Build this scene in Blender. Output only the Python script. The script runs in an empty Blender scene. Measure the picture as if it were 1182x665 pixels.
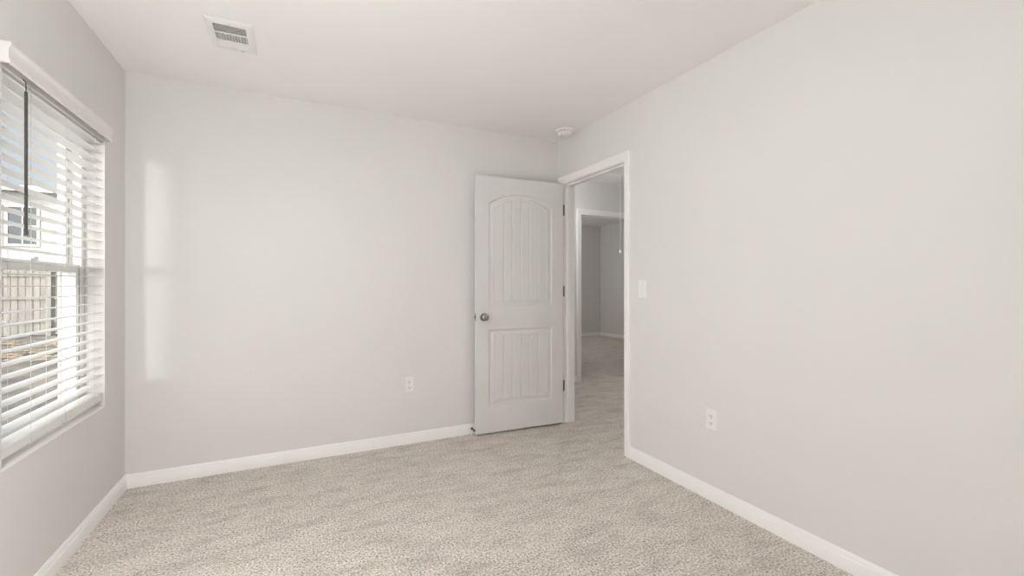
import bpy, bmesh, math, random
from mathutils import Vector, Matrix
random.seed(4)
PI = math.pi
S = bpy.context.scene
COL = S.collection

# ------------------------------------------------------------------ camera
# room frame: camera over the origin, +y towards the far wall, +x to the right, floor at z = 0
XL, XR, YB, H = -0.898, 2.063, 3.310, 2.440      # left wall, right wall, far wall, ceiling
YF = -0.45                                        # wall behind the camera
FOC, YAW, HOR, CAMH = 509.2, 0.4554, 328.7, 1.190
cam = bpy.data.cameras.new('camera'); co = bpy.data.objects.new('camera', cam); COL.objects.link(co)
cam.sensor_fit = 'HORIZONTAL'; cam.sensor_width = 36.0
cam.lens = FOC / 1182.0 * 36.0
cam.shift_y = -(332.5 - HOR) / 1182.0
cam.clip_start = 0.02; cam.clip_end = 200
co.location = (0, 0, CAMH); co.rotation_euler = (PI/2, 0, -YAW)
S.camera = co

# ------------------------------------------------------------------ view, world, lights
S.view_settings.view_transform = 'Standard'; S.view_settings.look = 'None'
S.view_settings.exposure = 0.0; S.view_settings.gamma = 1.0; S.view_settings.use_curve_mapping = False
S.cycles.max_bounces = 16; S.cycles.diffuse_bounces = 14     # light walls: many bounces
W = bpy.data.worlds.new('sky'); S.world = W; W.use_nodes = True
wn = W.node_tree; wn.nodes.clear()
wo = wn.nodes.new('ShaderNodeOutputWorld'); wb = wn.nodes.new('ShaderNodeBackground'); ws = wn.nodes.new('ShaderNodeTexSky')
ws.sky_type = 'NISHITA'; ws.sun_disc = False; ws.sun_elevation = math.radians(38); ws.sun_rotation = math.radians(200)
ws.altitude = 200; ws.air_density = 1.0; ws.dust_density = 6.0; ws.ozone_density = 1.0
wb.inputs['Strength'].default_value = 0.26
hs_ = wn.nodes.new('ShaderNodeHueSaturation'); hs_.inputs['Saturation'].default_value = 0.5; wn.links.new(ws.outputs[0], hs_.inputs['Color']); wn.links.new(hs_.outputs[0], wb.inputs[0]); wn.links.new(wb.outputs[0], wo.inputs[0])

def lamp(name, kind, loc, energy, color=(1, 1, 1), **kw):
    l = bpy.data.lights.new(name, kind); l.energy = energy; l.color = color
    for k, v in kw.items(): setattr(l, k, v)
    o = bpy.data.objects.new(name, l); COL.objects.link(o); o.location = loc
    return o
# low sun raking along the house side, in through the window, onto the far wall
sd = Vector((0.31, 1.0, -0.004)).normalized()
sun = lamp('sun', 'SUN', (-3, -8, 3), 1.05, (1.0, 0.985, 0.96), angle=math.radians(5.0))
sun.rotation_euler = sd.to_track_quat('-Z', 'Y').to_euler()
# daylight of the open sky before the window
day = lamp('window_daylight', 'AREA', (-1.9, 2.40, 2.0), 40.0, (0.95, 0.97, 1.0), shape='RECTANGLE', size=1.7, size_y=1.6)
day.rotation_euler = Vector((1.0, -0.25, -0.32)).normalized().to_track_quat('-Z', 'Z').to_euler()
# added fill lights out of view: low by the left wall, and under the ceiling
left_fill = lamp('left_wall_fill', 'POINT', (-0.74, 1.18, 0.95), 33.0, (0.985, 0.99, 1.0), shadow_soft_size=0.12)
top_fill = lamp('ceiling_fill', 'POINT', (0.20, 1.00, 2.28), 17.5, (0.985, 0.99, 1.0), shadow_soft_size=0.12)
# added fill light for the hall, out of sight round the door
hall_fill = lamp('hall_fill', 'POINT', (2.40, 3.78, 2.1), 13.0, (0.99, 0.99, 0.99), shadow_soft_size=0.12)
far_fill = lamp('far_room_fill', 'POINT', (4.0, 7.5, 2.1), 19.0, (0.99, 0.99, 0.99), shadow_soft_size=0.2)  # added fill light to brighten the far room

# ------------------------------------------------------------------ materials
def new_mat(name, col, rough=0.5, metal=0.0, spec=0.5):
    m = bpy.data.materials.new(name); m.use_nodes = True
    b = m.node_tree.nodes['Principled BSDF']
    b.inputs['Base Color'].default_value = (*col, 1); b.inputs['Roughness'].default_value = rough
    b.inputs['Metallic'].default_value = metal; b.inputs['Specular IOR Level'].default_value = spec
    return m
def N(m, t, **kw):
    n = m.node_tree.nodes.new(t)
    for k, v in kw.items():
        if k in n.inputs: n.inputs[k].default_value = v
        else: setattr(n, k, v)
    return n
def L(m, a, b): m.node_tree.links.new(a, b)
def noise_vary(m, scale, lo, hi, detail=3.0, coord='Object', bump=0.0, bump_scale=None, dist=0.002):
    """multiply the flat colour by a noise between lo and hi, optionally with a noise bump"""
    b = m.node_tree.nodes['Principled BSDF']; c = list(b.inputs['Base Color'].default_value)[:3]
    tc = N(m, 'ShaderNodeTexCoord'); nz = N(m, 'ShaderNodeTexNoise', Scale=scale, Detail=detail)
    L(m, tc.outputs[coord], nz.inputs['Vector'])
    cr = N(m, 'ShaderNodeValToRGB'); cr.color_ramp.elements[0].position = 0.3; cr.color_ramp.elements[1].position = 0.7
    cr.color_ramp.elements[0].color = (*[x*lo for x in c], 1); cr.color_ramp.elements[1].color = (*[min(1, x*hi) for x in c], 1)
    L(m, nz.outputs[0], cr.inputs[0]); L(m, cr.outputs[0], b.inputs['Base Color'])
    if bump:
        n2 = N(m, 'ShaderNodeTexNoise', Scale=bump_scale or scale, Detail=4.0); L(m, tc.outputs[coord], n2.inputs['Vector'])
        bp = N(m, 'ShaderNodeBump', Strength=bump, Distance=dist); L(m, n2.outputs[0], bp.inputs['Height']); L(m, bp.outputs[0], b.inputs['Normal'])
    return m
M = {}
M['wall'] = noise_vary(new_mat('wall_paint', (0.727, 0.721, 0.707), 0.9, spec=0.12), 1.3, 0.985, 1.01, bump=0.10, bump_scale=260, dist=0.0012)
M['ceil'] = noise_vary(new_mat('ceiling_paint', (0.865, 0.862, 0.852), 0.85, spec=0.15), 1.1, 0.985, 1.01, bump=0.12, bump_scale=220, dist=0.0012)
M['trim'] = noise_vary(new_mat('trim_paint', (0.89, 0.885, 0.868), 0.38), 3.0, 0.985, 1.01)
M['door'] = noise_vary(new_mat('door_paint', (0.70, 0.696, 0.686), 0.42), 5.0, 0.985, 1.01, bump=0.05, bump_scale=420, dist=0.0008)
M['blind'] = noise_vary(new_mat('blind_vinyl', (0.79, 0.781, 0.762), 0.42), 9.0, 0.98, 1.01)
M['vinyl'] = noise_vary(new_mat('window_vinyl', (0.80, 0.80, 0.785), 0.35), 6.0, 0.98, 1.01)
M['plate'] = noise_vary(new_mat('white_plastic', (0.81, 0.807, 0.792), 0.3), 20.0, 0.985, 1.01)
M['cord'] = noise_vary(new_mat('cord_fibre', (0.62, 0.61, 0.58), 0.7), 60.0, 0.9, 1.05)
M['wand'] = noise_vary(new_mat('wand_plastic', (0.075, 0.068, 0.06), 0.35), 30.0, 0.85, 1.1)
M['nickel'] = noise_vary(new_mat('satin_nickel', (0.36, 0.34, 0.315), 0.20, 1.0), 40.0, 0.92, 1.05)
M['hinge'] = noise_vary(new_mat('dark_nickel', (0.16, 0.15, 0.14), 0.35, 1.0), 40.0, 0.9, 1.05)
M['dark'] = noise_vary(new_mat('dark_slot', (0.03, 0.028, 0.026), 0.8), 30.0, 0.9, 1.1)
M['duct'] = noise_vary(new_mat('duct_shade', (0.46, 0.455, 0.44), 0.6), 30.0, 0.9, 1.1)  # grey standing for the shaded duct interior
M['grey'] = noise_vary(new_mat('grey_rubber', (0.05, 0.048, 0.046), 0.7), 30.0, 0.9, 1.1)

def carpet():
    m = new_mat('carpet_pile', (0.5, 0.46, 0.42), 0.95, spec=0.05); b = m.node_tree.nodes['Principled BSDF']
    tc = N(m, 'ShaderNodeTexCoord')
    tuft = N(m, 'ShaderNodeTexNoise', Scale=105.0, Detail=3.0, Roughness=0.7); L(m, tc.outputs['Object'], tuft.inputs['Vector'])
    vor = N(m, 'ShaderNodeTexVoronoi', Scale=140.0); L(m, tc.outputs['Object'], vor.inputs['Vector'])
    cr = N(m, 'ShaderNodeValToRGB'); e = cr.color_ramp.elements
    e[0].position = 0.36; e[0].color = (0.24, 0.202, 0.172, 1)
    e[1].position = 0.64; e[1].color = (0.95, 0.89, 0.825, 1)
    k = e.new(0.44); k.color = (0.575, 0.515, 0.462, 1)
    k = e.new(0.56); k.color = (0.79, 0.725, 0.66, 1)
    L(m, tuft.outputs[0], cr.inputs[0])
    # pile brushed this way and that: large soft patches
    mp = N(m, 'ShaderNodeMapping'); mp.inputs['Scale'].default_value = (1.0, 1.5, 1.0); mp.inputs['Rotation'].default_value = (0, 0, 0.6)
    L(m, tc.outputs['Object'], mp.inputs['Vector'])
    big = N(m, 'ShaderNodeTexNoise', Scale=6.5, Detail=6.0, Roughness=0.68); L(m, mp.outputs[0], big.inputs['Vector'])
    br = N(m, 'ShaderNodeMapRange'); br.inputs['From Min'].default_value = 0.32; br.inputs['From Max'].default_value = 0.58
    br.inputs['To Min'].default_value = 0.92; br.inputs['To Max'].default_value = 1.08
    L(m, big.outputs[0], br.inputs['Value'])
    mx = N(m, 'ShaderNodeMix', data_type='RGBA', blend_type='MULTIPLY'); mx.inputs['Factor'].default_value = 1.0
    L(m, cr.outputs[0], mx.inputs['A']); L(m, br.outputs[0], mx.inputs['B']); L(m, mx.outputs['Result'], b.inputs['Base Color'])
    mp2 = N(m, 'ShaderNodeMapping'); mp2.inputs['Scale'].default_value = (1.0, 3.2, 1.0); mp2.inputs['Rotation'].default_value = (0, 0, -0.55)
    L(m, tc.outputs['Object'], mp2.inputs['Vector'])
    st = N(m, 'ShaderNodeTexNoise', Scale=3.6, Detail=7.0, Roughness=0.72); L(m, mp2.outputs[0], st.inputs['Vector'])
    sr = N(m, 'ShaderNodeMapRange'); sr.inputs['From Min'].default_value = 0.36; sr.inputs['From Max'].default_value = 0.52
    sr.inputs['To Min'].default_value = 0.80; sr.inputs['To Max'].default_value = 1.0
    L(m, st.outputs[0], sr.inputs['Value'])
    mx2 = N(m, 'ShaderNodeMix', data_type='RGBA', blend_type='MULTIPLY'); mx2.inputs['Factor'].default_value = 1.0
    L(m, mx.outputs['Result'], mx2.inputs['A']); L(m, sr.outputs[0], mx2.inputs['B']); L(m, mx2.outputs['Result'], b.inputs['Base Color'])
    ad = N(m, 'ShaderNodeMath', operation='SUBTRACT'); L(m, tuft.outputs[0], ad.inputs[0])
    sc = N(m, 'ShaderNodeMath', operation='MULTIPLY'); L(m, vor.outputs['Distance'], sc.inputs[0]); sc.inputs[1].default_value = 0.5
    L(m, sc.outputs[0], ad.inputs[1])
    bp = N(m, 'ShaderNodeBump', Strength=0.9, Distance=0.008); L(m, ad.outputs[0], bp.inputs['Height']); L(m, bp.outputs[0], b.inputs['Normal'])
    b.inputs['Sheen Weight'].default_value = 0.15
    return m
M['carpet'] = carpet()

def glass():
    m = bpy.data.materials.new('window_glass'); m.use_nodes = True; t = m.node_tree; t.nodes.clear()
    o = t.nodes.new('ShaderNodeOutputMaterial'); mix = t.nodes.new('ShaderNodeMixShader'); tr = t.nodes.new('ShaderNodeBsdfTransparent')
    gl = t.nodes.new('ShaderNodeBsdfGlossy'); gl.inputs['Roughness'].default_value = 0.02
    mix.inputs[0].default_value = 0.07
    tr.inputs[0].default_value = (0.95, 0.965, 0.96, 1)
    t.links.new(tr.outputs[0], mix.inputs[1]); t.links.new(gl.outputs[0], mix.inputs[2]); t.links.new(mix.outputs[0], o.inputs[0])
    return m
M['glass'] = glass()
M['house_glass'] = noise_vary(new_mat('dark_window_glass', (0.10, 0.12, 0.14), 0.08), 0.6, 0.8, 1.3)

def striped(name, col, axis, period, dark, rough=0.7, var=0.1):
    """boards: thin dark joints every period along one axis, with some noise"""
    m = new_mat(name, col, rough, spec=0.2); b = m.node_tree.nodes['Principled BSDF']
    tc = N(m, 'ShaderNodeTexCoord'); sx = N(m, 'ShaderNodeSeparateXYZ'); L(m, tc.outputs['Object'], sx.inputs[0])
    dv = N(m, 'ShaderNodeMath', operation='DIVIDE'); L(m, sx.outputs[axis], dv.inputs[0]); dv.inputs[1].default_value = period
    fr = N(m, 'ShaderNodeMath', operation='FRACT'); L(m, dv.outputs[0], fr.inputs[0])
    lt = N(m, 'ShaderNodeMath', operation='LESS_THAN'); L(m, fr.outputs[0], lt.inputs[0]); lt.inputs[1].default_value = 0.10
    mp = N(m, 'ShaderNodeMapping'); s = [9, 9, 9]; s['XYZ'.index('Z')] = 1.2
    mp.inputs['Scale'].default_value = s; L(m, tc.outputs['Object'], mp.inputs['Vector'])
    nz = N(m, 'ShaderNodeTexNoise', Scale=1.0, Detail=4.0); L(m, mp.outputs[0], nz.inputs['Vector'])
    cr = N(m, 'ShaderNodeValToRGB'); cr.color_ramp.elements[0].position = 0.3; cr.color_ramp.elements[1].position = 0.7
    cr.color_ramp.elements[0].color = (*[x*(1-var) for x in col], 1); cr.color_ramp.elements[1].color = (*[min(1, x*(1+var)) for x in col], 1)
    L(m, nz.outputs[0], cr.inputs[0])
    mx = N(m, 'ShaderNodeMix', data_type='RGBA'); L(m, lt.outputs[0], mx.inputs['Factor']); L(m, cr.outputs[0], mx.inputs['A'])
    mx.inputs['B'].default_value = (*[x*dark for x in col], 1); L(m, mx.outputs['Result'], b.inputs['Base Color'])
    return m
M['fence'] = striped('weathered_fence_boards', (0.40, 0.385, 0.355), 'X', 0.14, 0.5, 0.85, 0.2)
M['siding'] = striped('lap_siding', (0.62, 0.63, 0.62), 'Z', 0.18, 0.75, 0.6, 0.03)
M['ext'] = striped('own_house_siding', (0.62, 0.61, 0.58), 'Z', 0.18, 0.8, 0.6, 0.03)
M['roof'] = noise_vary(new_mat('roof_shingles', (0.22, 0.215, 0.21), 0.9), 14.0, 0.8, 1.2)
M['house_trim'] = noise_vary(new_mat('house_trim_paint', (0.80, 0.80, 0.78), 0.5), 3.0, 0.98, 1.01)
def ground():
    m = new_mat('bare_yard', (0.4, 0.33, 0.26), 0.95, spec=0.1); b = m.node_tree.nodes['Principled BSDF']
    tc = N(m, 'ShaderNodeTexCoord')
    a = N(m, 'ShaderNodeTexNoise', Scale=0.8, Detail=6.0, Roughness=0.65); L(m, tc.outputs['Object'], a.inputs['Vector'])
    cr = N(m, 'ShaderNodeValToRGB'); e = cr.color_ramp.elements
    e[0].position = 0.36; e[0].color = (0.13, 0.122, 0.11, 1); e[1].position = 0.62; e[1].color = (0.46, 0.405, 0.335, 1)
    k = e.new(0.48); k.color = (0.27, 0.25, 0.215, 1)
    L(m, a.outputs[0], cr.inputs[0]); L(m, cr.outputs[0], b.inputs['Base Color'])
    return m
M['ground'] = ground()
M['straw'] = noise_vary(new_mat('straw_mulch', (0.62, 0.51, 0.38), 0.95), 16.0, 0.6, 1.2)

# ------------------------------------------------------------------ mesh helpers
def box(bm, x0, y0, z0, x1, y1, z1, mi=0):
    vs = [bm.verts.new((x, y, z)) for x in (x0, x1) for y in (y0, y1) for z in (z0, z1)]
    for f in ((0, 1, 3, 2), (4, 6, 7, 5), (0, 4, 5, 1), (2, 3, 7, 6), (0, 2, 6, 4), (1, 5, 7, 3)):
        bm.faces.new([vs[i] for i in f]).material_index = mi
    return vs
def extrude_profile(bm, prof, path, up=None, mi=0, cap=True):
    """prof: closed list of (a, b); path: list of frames (origin, A, B) - sweeps the closed profile"""
    rings = [[bm.verts.new(Vector(o) + Vector(A)*a + Vector(B)*b) for a, b in prof] for o, A, B in path]
    n = len(prof)
    for r0, r1 in zip(rings, rings[1:]):
        for i in range(n):
            bm.faces.new((r0[i], r0[(i+1) % n], r1[(i+1) % n], r1[i])).material_index = mi
    if cap:
        bm.faces.new(rings[0][::-1]).material_index = mi; bm.faces.new(rings[-1]).material_index = mi
def lathe(bm, prof, center, axis='Z', seg=32, sign=1, mi=0):
    """prof: list of (r, h) from one end to the other"""
    c = Vector(center); rings = []
    ax = {'X': (Vector((0, 1, 0)), Vector((0, 0, 1)), Vector((1, 0, 0))), 'Y': (Vector((0, 0, 1)), Vector((1, 0, 0)), Vector((0, 1, 0))), 'Z': (Vector((1, 0, 0)), Vector((0, 1, 0)), Vector((0, 0, 1)))}[axis]
    for r, hh in prof:
        if r < 1e-6: rings.append([bm.verts.new(c + ax[2]*hh*sign)]); continue
        rings.append([bm.verts.new(c + ax[0]*math.cos(2*PI*i/seg)*r + ax[1]*math.sin(2*PI*i/seg)*r + ax[2]*hh*sign) for i in range(seg)])
    for a, b in zip(rings, rings[1:]):
        for i in range(seg):
            j = (i+1) % seg
            if len(a) == 1 and len(b) == 1: continue
            if len(a) == 1: f = bm.faces.new((a[0], b[i], b[j]))
            elif len(b) == 1: f = bm.faces.new((a[i], b[0], a[j]))
            else: f = bm.faces.new((a[i], b[i], b[j], a[j]))
            f.material_index = mi
    for r in (rings[0], rings[-1]):
        if len(r) > 2: bm.faces.new(r).material_index = mi
def tube(bm, pts, r, seg=8, mi=0):
    pts = [Vector(p) for p in pts]; rings = []
    for i, p in enumerate(pts):
        d = (pts[min(i+1, len(pts)-1)] - pts[max(i-1, 0)]).normalized()
        u = d.orthogonal().normalized() if i == 0 else (U - d*U.dot(d)).normalized()
        U = u; v = d.cross(u)
        rings.append([bm.verts.new(p + (u*math.cos(2*PI*k/seg) + v*math.sin(2*PI*k/seg))*r) for k in range(seg)])
    for a, b in zip(rings, rings[1:]):
        for k in range(seg): bm.faces.new((a[k], a[(k+1) % seg], b[(k+1) % seg], b[k])).material_index = mi
    bm.faces.new(rings[0][::-1]); bm.faces.new(rings[-1])
def obj(name, bm, mats, parent=None, bevel=0, smooth=None, seg=2):
    bmesh.ops.recalc_face_normals(bm, faces=bm.faces)
    me = bpy.data.meshes.new(name); bm.to_mesh(me); bm.free()
    for m in (mats if isinstance(mats, (list, tuple)) else [mats]): me.materials.append(m)
    o = bpy.data.objects.new(name, me); COL.objects.link(o)
    if bevel:
        md = o.modifiers.new('edge', 'BEVEL'); md.width = bevel; md.segments = seg; md.limit_method = 'ANGLE'; md.angle_limit = math.radians(40)
        md.harden_normals = False
    if smooth is not None:
        me.polygons.foreach_set('use_smooth', [True]*len(me.polygons))
        me.set_sharp_from_angle(angle=math.radians(smooth))
    if parent: o.parent = parent
    return o
def BM(): return bmesh.new()
def boxo(name, b, mat, parent=None, bevel=0):
    bm = BM(); box(bm, *b); return obj(name, bm, mat, parent, bevel)
def tag(o, label, cat=None, group=None, kind=None):
    o['label'] = label
    if cat: o['category'] = cat
    if group: o['group'] = group
    if kind: o['kind'] = kind
    return o
def struct(o, label, cat): return tag(o, label, cat, kind='structure')
def thing(name, loc, label, cat, group=None, kind=None):
    o = bpy.data.objects.new(name, None); COL.objects.link(o); o.location = loc; o.empty_display_size = 0.05
    return tag(o, label, cat, group, kind)
def copy_tree(o, parent=None):
    c = o.copy(); COL.objects.link(c)
    if parent: c.parent = parent
    for ch in list(o.children): copy_tree(ch, c)
    return c

# ------------------------------------------------------------------ room shell
# window opening in the left wall, door opening in the right wall
WY0, WY1, WZ0, WZ1 = 2.108, 3.009, 0.553, 1.992
XO = -1.070                                       # outer face of the left wall
DY0, DY1, DZ = 2.408, 3.229, 2.064                # rough opening in the right wall (behind the jambs)
XH = 2.178                                        # hall face of the right wall
HE, XHR, YHF = 4.500, 4.15, 1.20                  # hall: end wall, right wall, near wall
FY, FX = 8.400, 6.430                             # far room: far wall and right wall
HC, FC = 2.475, 2.560                             # ceilings of hall and far room
D2X0, D2X1, D2Z = 3.140, 3.960, 2.066             # rough opening of the second doorway

bm = BM(); box(bm, XL-0.004, YF-0.1, -0.06, XHR+0.1, HE+0.115, 0); box(bm, 2.9, HE+0.115, -0.06, FX+0.1, FY+0.1, 0)
struct(obj('floor', bm, M['carpet']), 'beige speckled cut-pile carpet running from the room into the hall and far room', 'floor')
struct(boxo('ceiling', (XL-0.1, YF-0.1, H, XR+0.03, YB+0.1, H+0.08), M['ceil']), 'plain off-white ceiling of the near bedroom', 'ceiling')
struct(boxo('ceiling_hall', (XR+0.03, YHF-0.1, HC, XHR+0.1, HE+0.05, HC+0.08), M['ceil']), 'off-white ceiling of the hall seen through the open door', 'ceiling')
struct(boxo('ceiling_far', (2.9, HE+0.05, FC, FX+0.1, FY+0.1, FC+0.08), M['ceil']), 'dim ceiling of the far room beyond the hall doorway', 'ceiling')

def wall_x(name, x0, x1, y0, y1, hole=None, z1=H, mats=None):
    bm = BM()
    if hole:
        a, b, c, d = hole
        box(bm, x0, y0, 0, x1, a, z1); box(bm, x0, b, 0, x1, y1, z1)
        box(bm, x0, a, d, x1, b, z1)
        if c > 0: box(bm, x0, a, 0, x1, b, c)
    else: box(bm, x0, y0, 0, x1, y1, z1)
    bmesh.ops.remove_doubles(bm, verts=bm.verts, dist=1e-5)
    return obj(name, bm, mats or M['wall'])
wl = wall_x('wall_left', XO, XL, YF-0.1, YB+0.1, (WY0, WY1, WZ0, WZ1))
wl.data.materials.append(M['ext'])
for p in wl.data.polygons:
    if p.center.x < XO + 0.001: p.material_index = 1
struct(wl, 'greige painted wall on the left with the window in it', 'wall')
struct(boxo('wall_back', (XL, YB, 0, XR, YB+0.1, H), M['wall']), 'greige painted wall facing the camera behind the open door', 'wall')
wr = wall_x('wall_right', XR, XH, YF-0.1, YB+0.1, (DY0, DY1, 0, DZ), H)
struct(wr, 'long greige painted wall on the right with the door opening', 'wall')
struct(boxo('wall_front', (XL, YF-0.1, 0, XR, YF, H), M['wall']), 'greige painted wall behind the camera', 'wall')
struct(boxo('wall_hall_left', (XR+0.03, YB+0.1, 0, XH, HE, HC), M['wall']), 'greige hall wall running on from the door towards the hall end', 'wall')
struct(boxo('wall_hall_right', (XHR, YHF, 0, XHR+0.1, HE, HC), M['wall']), 'greige hall wall opposite the bedroom door', 'wall')
struct(boxo('wall_hall_front', (XH, YHF-0.1, 0, XHR, YHF, HC), M['wall']), 'greige wall closing the near end of the hall', 'wall')
bm = BM(); y0, y1 = HE, HE+0.115
box(bm, XR+0.03, y0, 0, D2X0, y1, FC); box(bm, D2X1, y0, 0, FX, y1, FC); box(bm, D2X0, y0, D2Z, D2X1, y1, FC)
bmesh.ops.remove_doubles(bm, verts=bm.verts, dist=1e-5)
struct(obj('wall_hall_end', bm, M['wall']), 'greige wall at the hall end with the second doorway', 'wall')
struct(boxo('wall_far_back', (2.9, FY, 0, FX, FY+0.1, FC), M['wall']), 'dim greige far wall of the room beyond the hall', 'wall')
struct(boxo('wall_far_right', (FX, HE, 0, FX+0.1, FY, FC), M['wall']), 'dim greige right wall of the room beyond the hall', 'wall')
struct(boxo('wall_far_left', (2.9, HE+0.115, 0, 3.0, FY, FC), M['wall']), 'greige left wall of the room beyond the hall', 'wall')

# baseboards: colonial profile (offset from wall, height)
BP = [(0, -0.01), (0.014, -0.01), (0.014, 0.054), (0.0125, 0.0575), (0.0095, 0.060), (0.0098, 0.064), (0.0088, 0.069), (0.0062, 0.074), (0.0048, 0.0765), (0.0045, 0.0795), (0.0030, 0.0805), (0, 0.0805)]
def baseboard(name, pts, label):
    """pts: floor polyline along the wall with the room on its right-hand side; mitred corners"""
    pts = [Vector((x, y, 0)) for x, y in pts]; fr = []
    for i, p in enumerate(pts):
        ds = []
        if i > 0: ds.append((p-pts[i-1]).normalized())
        if i < len(pts)-1: ds.append((pts[i+1]-p).normalized())
        ns = [Vector((d.y, -d.x, 0)) for d in ds]
        n = ns[0] if len(ns) == 1 else (ns[0]+ns[1])/(1+ns[0].dot(ns[1]))
        fr.append((p, n, (0, 0, 1)))
    bm = BM(); extrude_profile(bm, BP, fr)
    return struct(obj(name, bm, M['trim'], smooth=30), label, 'baseboard')
CW = 0.057                                        # casing width
CN, CF = 2.4185, 3.219                            # inner edges of the near and far casing legs
baseboard('baseboard_left', [(XL, YF), (XL, YB-0.0001)], 'white moulded baseboard along the window wall')
baseboard('baseboard_back', [(XL+0.0045, YB), (XR-0.0145, YB)], 'white moulded baseboard along the wall behind the open door')
baseboard('baseboard_right', [(XR, CN-CW-0.001), (XR, YF)], 'white moulded baseboard along the right wall')
baseboard('baseboard_hall', [(XH+0.06, HE), (D2X0-0.055, HE)], 'short piece of white baseboard beside the hall doorway')
baseboard('baseboard_far', [(3.0, FY), (FX, FY), (FX, HE+0.12)], 'white baseboard round the far room corner')

# casing profile: across the width (0 = inner edge) and out from the wall
CP = [(0, 0), (0, 0.008), (0.002, 0.0100), (0.006, 0.0105), (0.010, 0.0095), (0.014, 0.0105), (0.022, 0.0125), (0.034, 0.0140), (0.040, 0.0165), (0.0465, 0.0180), (0.053, 0.0175), (0.0565, 0.0150), (CW, 0.0120), (CW, 0)]
def casing(bm, a0, a1, zt, along, origin, out, w=1.0):
    """legs at along = a0 and a1, head at zt; swept as one mitred frame"""
    A = Vector(along); Z = Vector((0, 0, 1)); O = Vector(origin); prof = [(p*w, q) for p, q in CP]
    extrude_profile(bm, prof, [(O+A*a0 - Z*0.008, -A, out), (O+A*a0+Z*zt, (-A+Z), out), (O+A*a1+Z*zt, (A+Z), out), (O+A*a1 - Z*0.008, A, out)])
# jambs, stops and casing of the bedroom door
JY0, JY1, JZ = 2.4235, 3.214, 2.052
bm = BM()
box(bm, XR-0.001, DY0, -0.008, XH+0.001, JY0, JZ+0.012); box(bm, XR-0.001, JY1, -0.008, XH+0.001, DY1, JZ+0.012)
box(bm, XR-0.001, JY0, JZ, XH+0.001, JY1, JZ+0.012)
sx0, sx1 = XR+0.040, XR+0.074
box(bm, sx0, JY0, -0.008, sx1, JY0+0.011, JZ); box(bm, sx0, JY1-0.011, -0.008, sx1, JY1, JZ); box(bm, sx0, JY0+0.011, JZ-0.011, sx1, JY1-0.011, JZ)
o = struct(obj('trim_1', bm, M['trim'], bevel=0.0012), 'white door jamb and stop lining the bedroom door opening', 'door frame')
bm = BM(); casing(bm, CN, CF, JZ+0.005, (0, 1, 0), (XR, 0, 0), (-1, 0, 0))
struct(obj('trim_2', bm, M['trim'], smooth=35), 'white moulded casing round the bedroom door opening', 'door casing')
bm = BM(); casing(bm, CN, CF, JZ+0.005, (0, 1, 0), (XH, 0, 0), (1, 0, 0))
struct(obj('trim_3', bm, M['trim'], smooth=35), 'white casing on the hall side of the bedroom door', 'door casing')
# second doorway at the hall end
bm = BM(); j0, j1 = D2X0+0.014, D2X1-0.014; zt = D2Z-0.014
box(bm, D2X0, HE-0.001, -0.008, j0, HE+0.116, D2Z); box(bm, j1, HE-0.001, -0.008, D2X1, HE+0.116, D2Z); box(bm, j0, HE-0.001, zt, j1, HE+0.116, D2Z)
box(bm, j0, HE+0.045, -0.008, j0+0.011, HE+0.08, zt); box(bm, j1-0.011, HE+0.045, -0.008, j1, HE+0.08, zt); box(bm, j0+0.011, HE+0.045, zt-0.011, j1-0.011, HE+0.08, zt)
struct(obj('trim_4', bm, M['trim'], bevel=0.0012), 'white jamb lining the second doorway at the hall end', 'door frame')
bm = BM(); casing(bm, j0-0.004, j1+0.004, zt+0.005, (1, 0, 0), (0, HE, 0), (0, -1, 0), 1.15)
struct(obj('trim_5', bm, M['trim'], smooth=35), 'white moulded casing round the second doorway at the hall end', 'door casing')

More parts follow.
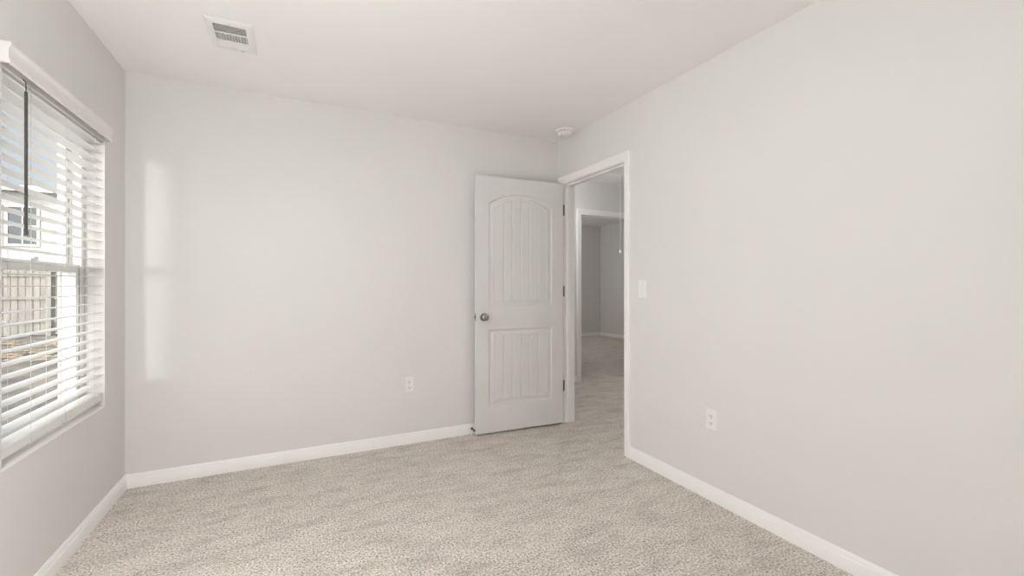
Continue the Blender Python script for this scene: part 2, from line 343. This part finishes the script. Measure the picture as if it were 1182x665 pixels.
# ------------------------------------------------------------------ bedroom door, open against the far wall
DW, DT, DH = 0.780, 0.035, 2.030
def door_leaf():
    """local: x from hinge edge (0) to free edge (DW), y = 0 seen face .. DT hidden face, z from 0"""
    bm = BM()
    def face(mir):
        def V(x, d, z): return bm.verts.new((x, d if not mir else DT-d, z))
        def quad(*p):
            bm.faces.new([V(*q) for q in p])
        xl, xr = 0.104, DW-0.104
        grooves = []
        fl, fr_ = xl+0.050, xr-0.050
        for k in range(1, 6): grooves.append(fl + (fr_-fl)*k/6)
        # shared sample positions across the panel, with groove shoulders
        xs = [(fl, 0)]
        for g in grooves: xs += [(g-0.0058, 0), (g-0.0018, 1), (g+0.0018, 1), (g+0.0058, 0)]
        xs.append((fr_, 0)); full = []
        for (a, ga), (b, gb) in zip(xs, xs[1:]):
            n = 1 if b-a < 0.02 else 5
            for k in range(n): full.append((a+(b-a)*k/n, ga if k == 0 else 0))
        full.append(xs[-1])
        ts = [((x-fl)/(fr_-fl), g) for x, g in full]
        prof = [(0, 0), (0.003, 0.0006), (0.006, 0.0090), (0.009, 0.0118), (0.016, 0.0126), (0.020, 0.0120), (0.041, 0.0042), (0.0455, 0.0034), (0.050, 0.0056)]
        for zb, zs, zp in ((0.998, 1.824, 1.906), (0.210, 0.818, 0.818)):
            def top(t):
                if zp == zs: return zs
                c = xr-xl; s = zp-zs; R = (c*c/4+s*s)/(2*s)
                x = (t-0.5)*c
                return zp - R + math.sqrt(R*R-x*x)
            rings = []
            for o_, d in prof:
                bot = [V(xl+o_+(xr-xl-2*o_)*t, d, zb+o_) for t, g in ts]
                tp = [V(xl+o_+(xr-xl-2*o_)*t, d, top(t)-o_*1.0) for t, g in ts]
                rings.append((bot, tp))
            for (b0, t0), (b1, t1) in zip(rings, rings[1:]):
                for i in range(len(ts)-1):
                    bm.faces.new((b0[i], b0[i+1], b1[i+1], b1[i])); bm.faces.new((t0[i], t1[i], t1[i+1], t0[i+1]))
                bm.faces.new((b0[0], b1[0], t1[0], t0[0])); bm.faces.new((b0[-1], t0[-1], t1[-1], b1[-1]))
            o_, d = prof[-1]; b0, t0 = rings[-1]
            b1 = [V(xl+o_+(xr-xl-2*o_)*t, d+(0.0062 if g else 0), zb+o_+0.004) for t, g in ts]
            t1 = [V(xl+o_+(xr-xl-2*o_)*t, d+(0.0062 if g else 0), top(t)-o_-0.004) for t, g in ts]
            for i in range(len(ts)-1):
                bm.faces.new((b0[i], b0[i+1], b1[i+1], b1[i])); bm.faces.new((t0[i], t1[i], t1[i+1], t0[i+1])); bm.faces.new((b1[i], b1[i+1], t1[i+1], t1[i]))
            # rail strip above the panel
            nz = DH if zb > 0.5 else 0.998
            up = [(xl+(xr-xl)*t, nz) for t, g in ts]
            for i in range(len(ts)-1):
                quad((up[i][0], 0, top(ts[i][0])), (up[i+1][0], 0, top(ts[i+1][0])), (up[i+1][0], 0, nz), (up[i][0], 0, nz))
        for i in range(len(ts)-1):
            a, b = xl+(xr-xl)*ts[i][0], xl+(xr-xl)*ts[i+1][0]
            quad((a, 0, 0), (b, 0, 0), (b, 0, 0.210), (a, 0, 0.210))
        for a, b in ((0, xl), (xr, DW)):
            zz = [0, 0.210, 0.818, 0.998, 1.824, DH]
            for z0, z1 in zip(zz, zz[1:]): quad((a, 0, z0), (b, 0, z0), (b, 0, z1), (a, 0, z1))
    face(False); face(True)
    bmesh.ops.remove_doubles(bm, verts=bm.verts, dist=2e-5)
    # edges of the leaf: bridge the two faces along the outline
    be = [e for e in bm.edges if e.is_boundary and all(v.co.x < 1e-4 or v.co.x > DW-1e-4 or v.co.z < 1e-4 or v.co.z > DH-1e-4 for v in e.verts)
          and (all(v.co.x < 1e-4 for v in e.verts) or all(v.co.x > DW-1e-4 for v in e.verts) or all(v.co.z < 1e-4 for v in e.verts) or all(v.co.z > DH-1e-4 for v in e.verts))]
    front = [e for e in be if e.verts[0].co.y < 1e-4]
    back = {}
    for v in bm.verts:
        if abs(v.co.y-DT) < 1e-5: back[(round(v.co.x, 4), round(v.co.z, 4))] = v
    for e in front:
        a, b = e.verts; A = back[(round(a.co.x, 4), round(a.co.z, 4))]; B = back[(round(b.co.x, 4), round(b.co.z, 4))]
        bm.faces.new((a, b, B, A))
    return bm
leaf = obj('door_1', door_leaf(), M['door'], smooth=25)
struct(leaf, 'white two-panel arch-top door swung open in front of the far wall', 'door')
GP, FP = Vector((2.043, 3.183)), Vector((1.2640, 3.2165))          # seen-face corners at hinge and free edge
ang = math.atan2(FP.y-GP.y, FP.x-GP.x)
# local +x runs from hinge to free edge; local +y (thickness) must point to the far wall: mirror x instead of turning the leaf over
for v in leaf.data.vertices: v.co.x = -v.co.x
leaf.data.flip_normals()
leaf.location = (GP.x, GP.y, 0.018); leaf.rotation_euler = (0, 0, ang - PI)
# knob (seen side and hidden side), latch plate, hinges: children, in the leaf's own space (x negative towards the free edge)
KX, KZ = -(DW-0.062), 0.917
bm = BM()
lathe(bm, [(0.0, 0.0), (0.0325, 0.0), (0.0325, 0.003), (0.030, 0.0065), (0.024, 0.008), (0.0125, 0.009), (0.0115, 0.022), (0.0135, 0.027), (0.0215, 0.032), (0.0262, 0.039), (0.0272, 0.046), (0.0250, 0.0525), (0.0180, 0.0575), (0.0085, 0.0595), (0, 0.060)], (KX, 0, KZ), 'Y', 36, -1)
k1 = obj('knob', bm, M['nickel'], leaf, smooth=45); k1['label'] = 'round satin nickel door knob'
bm = BM(); lathe(bm, [(0.0, 0.0), (0.0325, 0.0), (0.0325, 0.003), (0.030, 0.0065), (0.024, 0.008), (0.0125, 0.009), (0.0115, 0.018), (0.0135, 0.022), (0.0215, 0.026), (0.0262, 0.031), (0.0262, 0.040), (0.0180, 0.047), (0, 0.049)], (KX, DT, KZ), 'Y', 36, 1)
k2 = obj('knob', bm, M['nickel'], leaf, smooth=45); k2['label'] = 'satin nickel knob on the side turned to the wall'
bm = BM(); box(bm, -DW-0.0012, 0.005, KZ-0.029, -DW+0.001, 0.030, KZ+0.029)
pl = obj('latch_plate', bm, M['nickel'], leaf, bevel=0.001); pl['label'] = 'small metal latch plate on the door edge'
bm = BM(); extrude_profile(bm, [(0, -0.009), (0.010, 0.0), (0.002, 0.009), (0, 0.009)], [((-DW-0.001, 0.0175, KZ-0.008), (-1, 0, 0), (0, 1, 0)), ((-DW-0.001, 0.0175, KZ+0.008), (-1, 0, 0), (0, 1, 0))])
obj('latch_bolt', bm, M['hinge'], pl)
for i, z in enumerate((0.306, 1.117, 1.812)):
    bm = BM()
    lathe(bm, [(0, -0.047), (0.0045, -0.047), (0.0062, -0.0445), (0.0062, 0.0445), (0.0045, 0.047), (0, 0.047)], (0.0075, 0.016, z), 'Z', 14)
    box(bm, 0.0006, 0.012, z-0.0445, 0.0024, 0.032, z+0.0445); box(bm, 0.010, 0.0265, z-0.0445, 0.030, 0.0290, z+0.0445)
    hg = obj('hinge', bm, M['hinge'], leaf, smooth=40); hg['label'] = 'dark nickel butt hinge on the jamb side'

# ------------------------------------------------------------------ window
win = thing('window_1', (-1.02, (WY0+WY1)/2, WZ0), 'white vinyl single-hung window in the left wall behind the blind', 'window', kind='structure')
def rel(o): o.location = tuple(-c for c in win.location); return o
FX0, FX1 = -1.068, -0.978                         # frame depth
fw = 0.034
bm = BM()
y0, y1, z0, z1 = WY0+0.001, WY1-0.001, WZ0+0.001, WZ1-0.001
def ring(bm, x0, x1, y0, y1, z0, z1, wy, wz0, wz1):
    box(bm, x0, y0, z0, x1, y0+wy, z1); box(bm, x0, y1-wy, z0, x1, y1, z1)
    box(bm, x0, y0+wy, z0, x1, y1-wy, z0+wz0); box(bm, x0, y0+wy, z1-wz1, x1, y1-wy, z1)
ring(bm, FX0, FX1, y0, y1, z0, z1, 0.022, 0.030, 0.030)
# raised track ribs on the side jambs
for xa, xb in ((FX1-0.008, FX1), (-1.026, -1.020), (FX0, FX0+0.008)):
    box(bm, xa, y0+0.022, z0+0.03, xb, y0+fw, z1-0.03); box(bm, xa, y1-fw, z0+0.03, xb, y1-0.022, z1-0.03)
rel(obj('window_frame', bm, M['vinyl'], win, bevel=0.0015))
def sash(name, xa, xb, za, zb, wb, wt):
    bm = BM(); ring(bm, xa, xb, y0+0.0245, y1-0.0245, za, zb, 0.042, wb, wt)
    s = rel(obj(name, bm, M['vinyl'], win, bevel=0.003))
    xm = (xa+xb)/2
    g = boxo('pane', (xm-0.002, y0+0.06, za+wb-0.006, xm+0.002, y1-0.06, zb-wt+0.006), M['glass'], s)
    return s
ls = sash('lower_sash', -1.0185, -0.9875, z0+0.031, 1.292, 0.052, 0.040)
us = sash('upper_sash', -1.0585, -1.0275, 1.252, z1-0.031, 0.040, 0.042)
bm = BM(); box(bm, -1.012, (y0+y1)/2-0.03, 1.2935, -0.990, (y0+y1)/2+0.03, 1.302); box(bm, -1.006, (y0+y1)/2-0.006, 1.302, -0.988, (y0+y1)/2+0.03, 1.309)
obj('sash_lock', bm, M['vinyl'], ls, bevel=0.002)
bm = BM(); box(bm, -0.9765, WY0+0.001, WZ0-0.0, XL+0.0015, WY1-0.001, WZ0+0.004)
rel(obj('window_sill', bm, M['trim'], win, bevel=0.001))

# ------------------------------------------------------------------ blind
BY0, BY1 = WY0+0.006, WY1-0.006
bl = thing('window_blind', (-0.93, (BY0+BY1)/2, WZ0+0.033), 'white wide-slat blind lowered over the left wall window, slats level', 'blind')
def rb(o): o.location = tuple(-c for c in bl.location); return o
rb(boxo('headrail', (-0.962, BY0, 1.938, -0.902, BY1, 1.988), M['blind'], bl, 0.002))
# valance with a moulded face and returns to the wall
VX = 0.030; vy0, vy1, vz0 = 2.092, 3.030, 1.944
VP = [(0.018, 0.0), (0.0255, 0.0), (0.0275, 0.002), (0.0275, 0.010), (0.0245, 0.013), (0.0235, 0.017), (0.0235, 0.046), (0.0250, 0.052), (0.0275, 0.057), (0.0295, 0.060), (VX, 0.063), (VX, 0.069), (0.0285, 0.071), (0.018, 0.071)]
bm = BM()
pth = [((XL, vy0+0.0, vz0), (1, 0, 0), (0, 0, 1)), ((XL, vy1, vz0), (1, 0, 0), (0, 0, 1))]
extrude_profile(bm, VP, pth)
for ya, yb in ((vy0, vy0+0.010), (vy1-0.010, vy1)): box(bm, XL+0.0006, ya, vz0, XL+0.018, yb, vz0+0.071)
v = rb(obj('valance', bm, M['blind'], bl, smooth=30)); v['label'] = 'moulded valance board across the top of the blind'
# slats
def slat_mesh():
    bm = BM(); n = 8; up = []; dn = []
    prof = []
    for i in range(n+1):
        t = i/n*2-1; prof.append((t*0.029, 0.0016*(1-t*t) + 0.0014*(1 - 0.6*max(0, abs(t)-0.85)/0.15)))
    for i in range(n, -1, -1):
        t = i/n*2-1; prof.append((t*0.029, 0.0016*(1-t*t) - 0.0014*(1 - 0.6*max(0, abs(t)-0.85)/0.15)))
    L2 = (BY1-BY0)/2
    extrude_profile(bm, prof, [((0, -L2, 0), (1, 0, 0), (0, 0, 1)), ((0, L2, 0), (1, 0, 0), (0, 0, 1))])
    return bm
sl = obj('slat', slat_mesh(), M['blind'], bl, smooth=40)
NS = 28; Z_TOP, Z_BOT = 1.9215, 0.6745
for i in range(NS):
    s = sl if i == 0 else sl.copy()
    if i: COL.objects.link(s); s.parent = bl
    z = Z_TOP + (Z_BOT-Z_TOP)*i/(NS-1)
    s.location = (-0.934-bl.location.x, 0, z-bl.location.z)
    s.rotation_euler = (0, math.radians(-0.8), 0)
bm = BM(); box(bm, -0.9625, BY0, 0.588, -0.9045, BY1, 0.630)
rb(obj('bottom_rail', bm, M['blind'], bl, bevel=0.006, seg=3))
# ladder cords in front of and behind the slats, and the lift cord through them
for y in (2.304, 2.586, 2.889):
    bm = BM()
    tube(bm, [(-0.9022, y, 1.94), (-0.9024, y, 0.632)], 0.0009, 6)
    tube(bm, [(-0.9652, y, 1.94), (-0.9652, y, 0.632)], 0.0009, 6)
    tube(bm, [(-0.9024, y, 0.632), (-0.9026, y+0.006, 0.60), (-0.904, y+0.009, 0.585), (-0.915, y+0.004, 0.583), (-0.93, y, 0.584)], 0.0009, 6)
    lathe(bm, [(0, 0), (0.006, 0), (0.006, 0.004), (0, 0.005)], (-0.912, y+0.005, 0.5865), 'Z', 12, -1)
    rb(obj('ladder_cord', bm, M['cord'], bl))
bm = BM(); y = 2.246
tube(bm, [(-0.8925, y, 1.900), (-0.8925, y, 1.385)], 0.0052, 6)
lathe(bm, [(0, 0), (0.0055, 0.0), (0.0066, 0.006), (0.0066, 0.016), (0.005, 0.02), (0, 0.021)], (-0.8925, y, 1.372), 'Z', 12)
tube(bm, [(-0.8925, y, 1.895), (-0.8925, y, 1.925), (-0.8945, y, 1.936), (-0.899, y, 1.942), (-0.903, y, 1.944)], 0.002, 6)
w = rb(obj('tilt_wand', bm, M['wand'], bl, smooth=30)); w['label'] = 'dark tilt wand hanging at the near end of the blind'

# ------------------------------------------------------------------ ceiling register
vx0, vx1, vy0, vy1 = -0.390, -0.187, 2.454, 2.762
cv = thing('ceiling_vent', ((vx0+vx1)/2, (vy0+vy1)/2, H), 'white louvred air register in the ceiling above the window corner', 'air vent')
def rv(o): o.location = tuple(-c for c in cv.location); return o
ix0, ix1, iy0, iy1 = vx0+0.033, vx1-0.033, vy0+0.040, vy1-0.040
zf = H-0.011
bm = BM()
# sloped flange: outer edge on the ceiling, inner edge lower
def rect(x0, x1, y0, y1, z): return [bm.verts.new(p) for p in ((x0, y0, z), (x1, y0, z), (x1, y1, z), (x0, y1, z))]
rs = [rect(vx0, vx1, vy0, vy1, H-0.0005), rect(vx0, vx1, vy0, vy1, H-0.003), rect(vx0+0.006, vx1-0.006, vy0+0.006, vy1-0.006, H-0.006), rect(vx0+0.022, vx1-0.022, vy0+0.024, vy1-0.024, zf), rect(ix0, ix1, iy0, iy1, zf), rect(ix0, ix1, iy0, iy1, H-0.0005)]
for a, b in zip(rs, rs[1:]):
    for i in range(4): bm.faces.new((a[i], a[(i+1) % 4], b[(i+1) % 4], b[i]))
b1, b2 = iy0+(iy1-iy0)*0.345, iy0+(iy1-iy0)*0.70
for yb in (b1, b2): box(bm, ix0-0.001, yb-0.006, zf, ix1+0.001, yb+0.006, zf+0.003)
rv(obj('vent_frame', bm, M['plate'], cv, smooth=20))
rv(boxo('duct_shade_panel', (ix0+0.0005, iy0+0.0005, H-0.0022, ix1-0.0005, iy1-0.0005, H-0.0010), M['duct'], cv))  # flat backing panel; the shade inside the duct is put into its colour
def bank(name, a, b, n, along_x, tilt):
    bm = BM(); hw = 0.0042 if along_x else 0.0036; th = 0.0006
    for k in range(n):
        t = (k+0.5)/n
        if along_x:
            yc = a+(b-a)*t; zc = (zf+H-0.0025)/2
            c, s_ = math.cos(tilt)*hw, math.sin(tilt)*hw
            extrude_profile(bm, [(-c, -s_-th), (c, s_-th), (c, s_+th), (-c, -s_+th)], [((ix0+0.0005, yc, zc), (0, 1, 0), (0, 0, 1)), ((ix1-0.0005, yc, zc), (0, 1, 0), (0, 0, 1))])
        else:
            xc = ix0+(ix1-ix0)*t; zc = (zf+H-0.0025)/2
            c, s_ = math.cos(tilt)*hw, math.sin(tilt)*hw
            extrude_profile(bm, [(-c, -s_-th), (c, s_-th), (c, s_+th), (-c, -s_+th)], [((xc, a, zc), (1, 0, 0), (0, 0, 1)), ((xc, b, zc), (1, 0, 0), (0, 0, 1))])
    return rv(obj(name, bm, M['plate'], cv))
bank('louver_bank', iy0+0.001, b1-0.006, 5, True, math.radians(38))
bank('louver_bank', b1+0.006, b2-0.006, 11, False, math.radians(52))
bank('louver_bank', b2+0.006, iy1-0.001, 5, True, math.radians(-38))
for yy in (vy0+0.031, vy1-0.031):
    bm = BM(); lathe(bm, [(0, 0), (0.0035, 0), (0.003, 0.0015), (0, 0.002)], ((vx0+vx1)/2, yy, zf), 'Z', 12, -1)
    rv(obj('screw', bm, M['cord'], cv))
bm = BM(); box(bm, vx1-0.072, vy1-0.035, zf-0.006, vx1-0.060, vy1-0.031, zf)
rv(obj('damper_lever', bm, M['cord'], cv))

# ------------------------------------------------------------------ smoke detector
sm = thing('smoke_detector', (1.950, 3.010, H), 'round white smoke detector on the ceiling above the door', 'smoke detector')
bm = BM(); lathe(bm, [(0, 0), (0.0700, 0), (0.0715, 0.003), (0.0715, 0.012), (0.0690, 0.017), (0.0600, 0.0185), (0, 0.0185)], (0, 0, 0), 'Z', 48, -1)
obj('base', bm, M['plate'], sm, smooth=40)
bm = BM(); lathe(bm, [(0, 0.0190), (0.0535, 0.0190), (0.0535, 0.0225), (0, 0.0225)], (0, 0, 0), 'Z', 48, -1)
g = obj('sensor_slot', bm, M['grey'], sm, smooth=40); g['label'] = 'dark ring slot between base and cover'
bm = BM(); lathe(bm, [(0, 0.0230), (0.0585, 0.0230), (0.0590, 0.0260), (0.0555, 0.0400), (0.0510, 0.0460), (0.0430, 0.0490), (0, 0.0500)], (0, 0, 0), 'Z', 48, -1)
cvr = obj('cover', bm, M['plate'], sm, smooth=40)
for k in range(12):
    a = 2*PI*(k+0.3)/12; bm = BM()
    box(bm, -0.0075, -0.004, -0.0225, 0.0075, 0.004, -0.0190); c = obj('rib', bm, M['plate'], sm); c.location = (math.cos(a)*0.0525, math.sin(a)*0.0525, 0); c.rotation_euler = (0, 0, a+PI/2)
bm = BM(); lathe(bm, [(0, 0.049), (0.010, 0.049), (0.010, 0.052), (0, 0.0525)], (-0.012, -0.012, 0), 'Z', 20, -1)
obj('test_button', bm, M['plate'], cvr, smooth=40)

# ------------------------------------------------------------------ switch and outlets (local: x along the wall, y = out of the wall (negative), z up)
def plate(bm, w, hgt, holes):
    """bevelled cover plate with rectangular openings, drawn as frame pieces"""
    t0, t1 = 0.0025, 0.0060
    xs = [-w/2+0.006, w/2-0.006]; zs = [-hgt/2+0.006, hgt/2-0.006]
    o = [bm.verts.new((x, 0, z)) for x, z in ((-w/2, -hgt/2), (w/2, -hgt/2), (w/2, hgt/2), (-w/2, hgt/2))]
    a = [bm.verts.new((x, -t0, z)) for x, z in ((-w/2, -hgt/2), (w/2, -hgt/2), (w/2, hgt/2), (-w/2, hgt/2))]
    b = [bm.verts.new((x, -t1, z)) for x, z in ((xs[0], zs[0]), (xs[1], zs[0]), (xs[1], zs[1]), (xs[0], zs[1]))]
    for i in range(4):
        j = (i+1) % 4; bm.faces.new((o[i], o[j], a[j], a[i])); bm.faces.new((a[i], a[j], b[j], b[i]))
    bm.faces.new(b); bm.faces.new(o[::-1])
def rounded(bm, w, hgt, y0, y1, n=6, flat=0.0):
    """receptacle face: round sides, flat top and bottom"""
    pts = []
    for s in (1, -1):
        for k in range(n+1):
            a = (-1+2*k/n)*math.radians(48)
            pts.append((s*math.cos(a)*w/2, s*math.sin(a)*w/2))
    pts = [(x, max(-hgt/2, min(hgt/2, z))) for x, z in pts]
    extrude_profile(bm, pts, [((0, y0, 0), (1, 0, 0), (0, 0, 1)), ((0, y1, 0), (1, 0, 0), (0, 0, 1))])
def make_outlet(loc, rz, label):
    t = thing('wall_outlet', loc, label, 'outlet', 'white duplex wall outlets'); t.rotation_euler = (0, 0, rz)
    bm = BM(); plate(bm, 0.072, 0.116, None); obj('cover_plate', bm, M['plate'], t, bevel=0.0008)
    for s in (1, -1):
        bm = BM(); rounded(bm, 0.0345, 0.0285, -0.0060, -0.0078); r = obj('receptacle', bm, M['plate'], t, bevel=0.0006); r.location = (0, 0, s*0.0195)
        bm = BM(); box(bm, -0.0078, -0.0081, -0.002, -0.0052, -0.0077, 0.0085); box(bm, 0.0052, -0.0081, -0.001, 0.0078, -0.0077, 0.0075)
        lathe(bm, [(0, 0.0077), (0.0030, 0.0077), (0.0030, 0.0081), (0, 0.0081)], (0, 0, -0.0078), 'Y', 12, -1)
        q = obj('socket_slots', bm, M['dark'], r); q['label'] = 'dark plug slots'
    bm = BM(); lathe(bm, [(0, 0.0058), (0.0032, 0.0058), (0.0026, 0.0070), (0, 0.0073)], (0, 0, 0), 'Y', 12, -1); obj('screw', bm, M['cord'], t)
    return t
o1 = make_outlet((0.764, YB, 0.4405), 0, 'white outlet low on the far wall, left of the open door')
o2 = copy_tree(o1); o2.location = (XR, 1.703, 0.4435); o2.rotation_euler = (0, 0, -PI/2)
o2['label'] = 'white outlet low on the right wall, right of the door opening'
sw = thing('light_switch', (XR, 2.247, 1.158), 'white rocker light switch on the right wall beside the door casing', 'light switch'); sw.rotation_euler = (0, 0, -PI/2)
bm = BM(); plate(bm, 0.076, 0.122, None); obj('cover_plate', bm, M['plate'], sw, bevel=0.0008)
bm = BM(); extrude_profile(bm, [(-0.0335, 0.0058), (0.0335, 0.0058), (0.0335, 0.0068), (0.0, 0.0078), (-0.0335, 0.0108)], [((-0.0165, 0, 0), (0, 0, 1), (0, -1, 0)), ((0.0165, 0, 0), (0, 0, 1), (0, -1, 0))])
obj('rocker', bm, M['plate'], sw, bevel=0.0006)

# ------------------------------------------------------------------ spring door stop on the baseboard behind the free edge of the door
ds = thing('door_stop', (1.258, YB-0.0142, 0.045), 'small spring door stop on the baseboard behind the door edge', 'door stop')
bm = BM(); lathe(bm, [(0, 0), (0.011, 0), (0.011, 0.002), (0.007, 0.004), (0, 0.004)], (0, 0, 0), 'Y', 20, -1); obj('mount', bm, M['nickel'], ds, smooth=40)
bm = BM(); tube(bm, [(math.cos(t*0.7)*0.0052, -0.004-t*0.00036, math.sin(t*0.7)*0.0052) for t in range(0, 130)], 0.0011, 6); obj('spring', bm, M['nickel'], ds, smooth=60)
bm = BM(); lathe(bm, [(0, 0.048), (0.0065, 0.048), (0.0075, 0.052), (0.0070, 0.0600), (0.004, 0.063), (0, 0.0635)], (0, 0, 0), 'Y', 20, -1); tp = obj('rubber_tip', bm, M['grey'], ds, smooth=40); tp['label'] = 'dark rubber tip'

# ------------------------------------------------------------------ attic hatch in the hall ceiling, with its pull cord
ah = thing('attic_hatch', (3.35, 3.35, HC), 'white attic hatch in the hall ceiling with a long pull cord', 'attic hatch')
bm = BM(); box(bm, -0.29, -0.70, -0.006, 0.29, 0.70, -0.0005); obj('hatch_panel', bm, M['trim'], ah, bevel=0.002)
bm = BM()
for a in ((-0.36, -0.77, -0.30, 0.77), (0.30, -0.77, 0.36, 0.77), (-0.30, -0.77, 0.30, -0.71), (-0.30, 0.71, 0.30, 0.77)): box(bm, a[0], a[1], -0.012, a[2], a[3], -0.0005)
obj('hatch_trim', bm, M['trim'], ah, bevel=0.002)
bm = BM(); tube(bm, [(0.005, 0.665, -0.006), (0.005, 0.665, -0.885)], 0.0026, 8)
pc = obj('pull_cord', bm, M['cord'], ah)
bm = BM(); lathe(bm, [(0, 0), (0.012, 0.004), (0.014, 0.014), (0.008, 0.030), (0.005, 0.040), (0, 0.042)], (0.005, 0.665, -0.922), 'Z', 16); obj('cord_knob', bm, M['plate'], pc, smooth=50)

# ------------------------------------------------------------------ outside the window: yard, fence, neighbouring house
GZ = -0.15
struct(boxo('ground', (-60, -40, GZ-0.2, XO-0.05, 70, GZ), M['ground']), 'bare brown yard outside the window', 'ground')
bm = BM()
for k in range(420):
    a = random.random()*PI; x = random.uniform(-9, -3.2); y = random.uniform(10.5, 14.5); l = random.uniform(0.10, 0.22)
    dx, dy = math.cos(a)*l, math.sin(a)*l; z = GZ+0.004+random.random()*0.03
    extrude_profile(bm, [(-0.012, 0), (0.012, 0), (0.012, 0.012), (-0.012, 0.012)], [((x-dx, y-dy, z), (-math.sin(a), math.cos(a), 0), (0, 0, 1)), ((x+dx, y+dy, z), (-math.sin(a), math.cos(a), 0), (0, 0, 1))])
tag(obj('straw', bm, M['straw']), 'loose straw scattered on the yard before the fence', 'straw', kind='stuff')
fe = thing('yard_fence', (-7.0, 15.8, GZ), 'weathered board privacy fence across the yard outside the window', 'fence')
bm = BM()
for k in range(86):
    x = -6.0+k*0.14; hgt = 1.83
    box(bm, x+0.003, -0.010+0.003*(k % 2), 0.03, x+0.137, 0.010+0.003*(k % 2), hgt)
obj('fence_boards', bm, M['fence'], fe)
for z in (0.35, 0.95, 1.55):
    bm = BM(); box(bm, -6.0, -0.05, z, 6.04, -0.011, z+0.085); obj('rail', bm, M['fence'], fe)
for k in range(6):
    bm = BM(); box(bm, -6+k*2.4-0.045, -0.14, 0, -6+k*2.4+0.045, -0.051, 1.80); obj('post', bm, M['fence'], fe)
hs = thing('neighbour_house', (-10.0, 25.0, GZ), 'pale two-storey neighbouring house with white-trimmed windows beyond the fence', 'house')
bm = BM(); box(bm, -7, 0, 0, 6.4, 8, 5.15); obj('siding_walls', bm, M['siding'], hs)
bm = BM(); extrude_profile(bm, [(-0.45, 5.15), (8.45, 5.15), (8.45, 5.32), (4.0, 6.1), (-0.45, 5.32)], [((-7.4, 0, 0), (0, 1, 0), (0, 0, 1)), ((6.8, 0, 0), (0, 1, 0), (0, 0, 1))]); obj('roof', bm, M['roof'], hs)
bm = BM(); box(bm, -7.42, -0.49, 5.10, 6.82, -0.44, 5.34); obj('fascia', bm, M['house_trim'], hs)
def hwin(x, z, w, hh):
    bm = BM()
    for a in ((x-0.09, z-0.09, x, z+hh+0.09), (x+w, z-0.09, x+w+0.09, z+hh+0.09), (x, z-0.09, x+w, z), (x, z+hh, x+w, z+hh+0.09), (x, z+hh/2-0.03, x+w, z+hh/2+0.03), (x+w/2-0.02, z, x+w/2+0.02, z+hh)):
        box(bm, a[0], -0.06, a[1], a[2], 0.0, a[3])
    f = obj('window', bm, M['house_trim'], hs); bm = BM(); box(bm, x, -0.02, z, x+w, -0.001, z+hh); obj('pane', bm, M['house_glass'], f)
for x in (-3.6, -1.55, -0.45, 1.2, 3.9): hwin(x, 3.0, 0.85, 1.5)
for x in (-3.6, -1.0, 1.5, 4.0): hwin(x, 0.85, 0.9, 1.4)
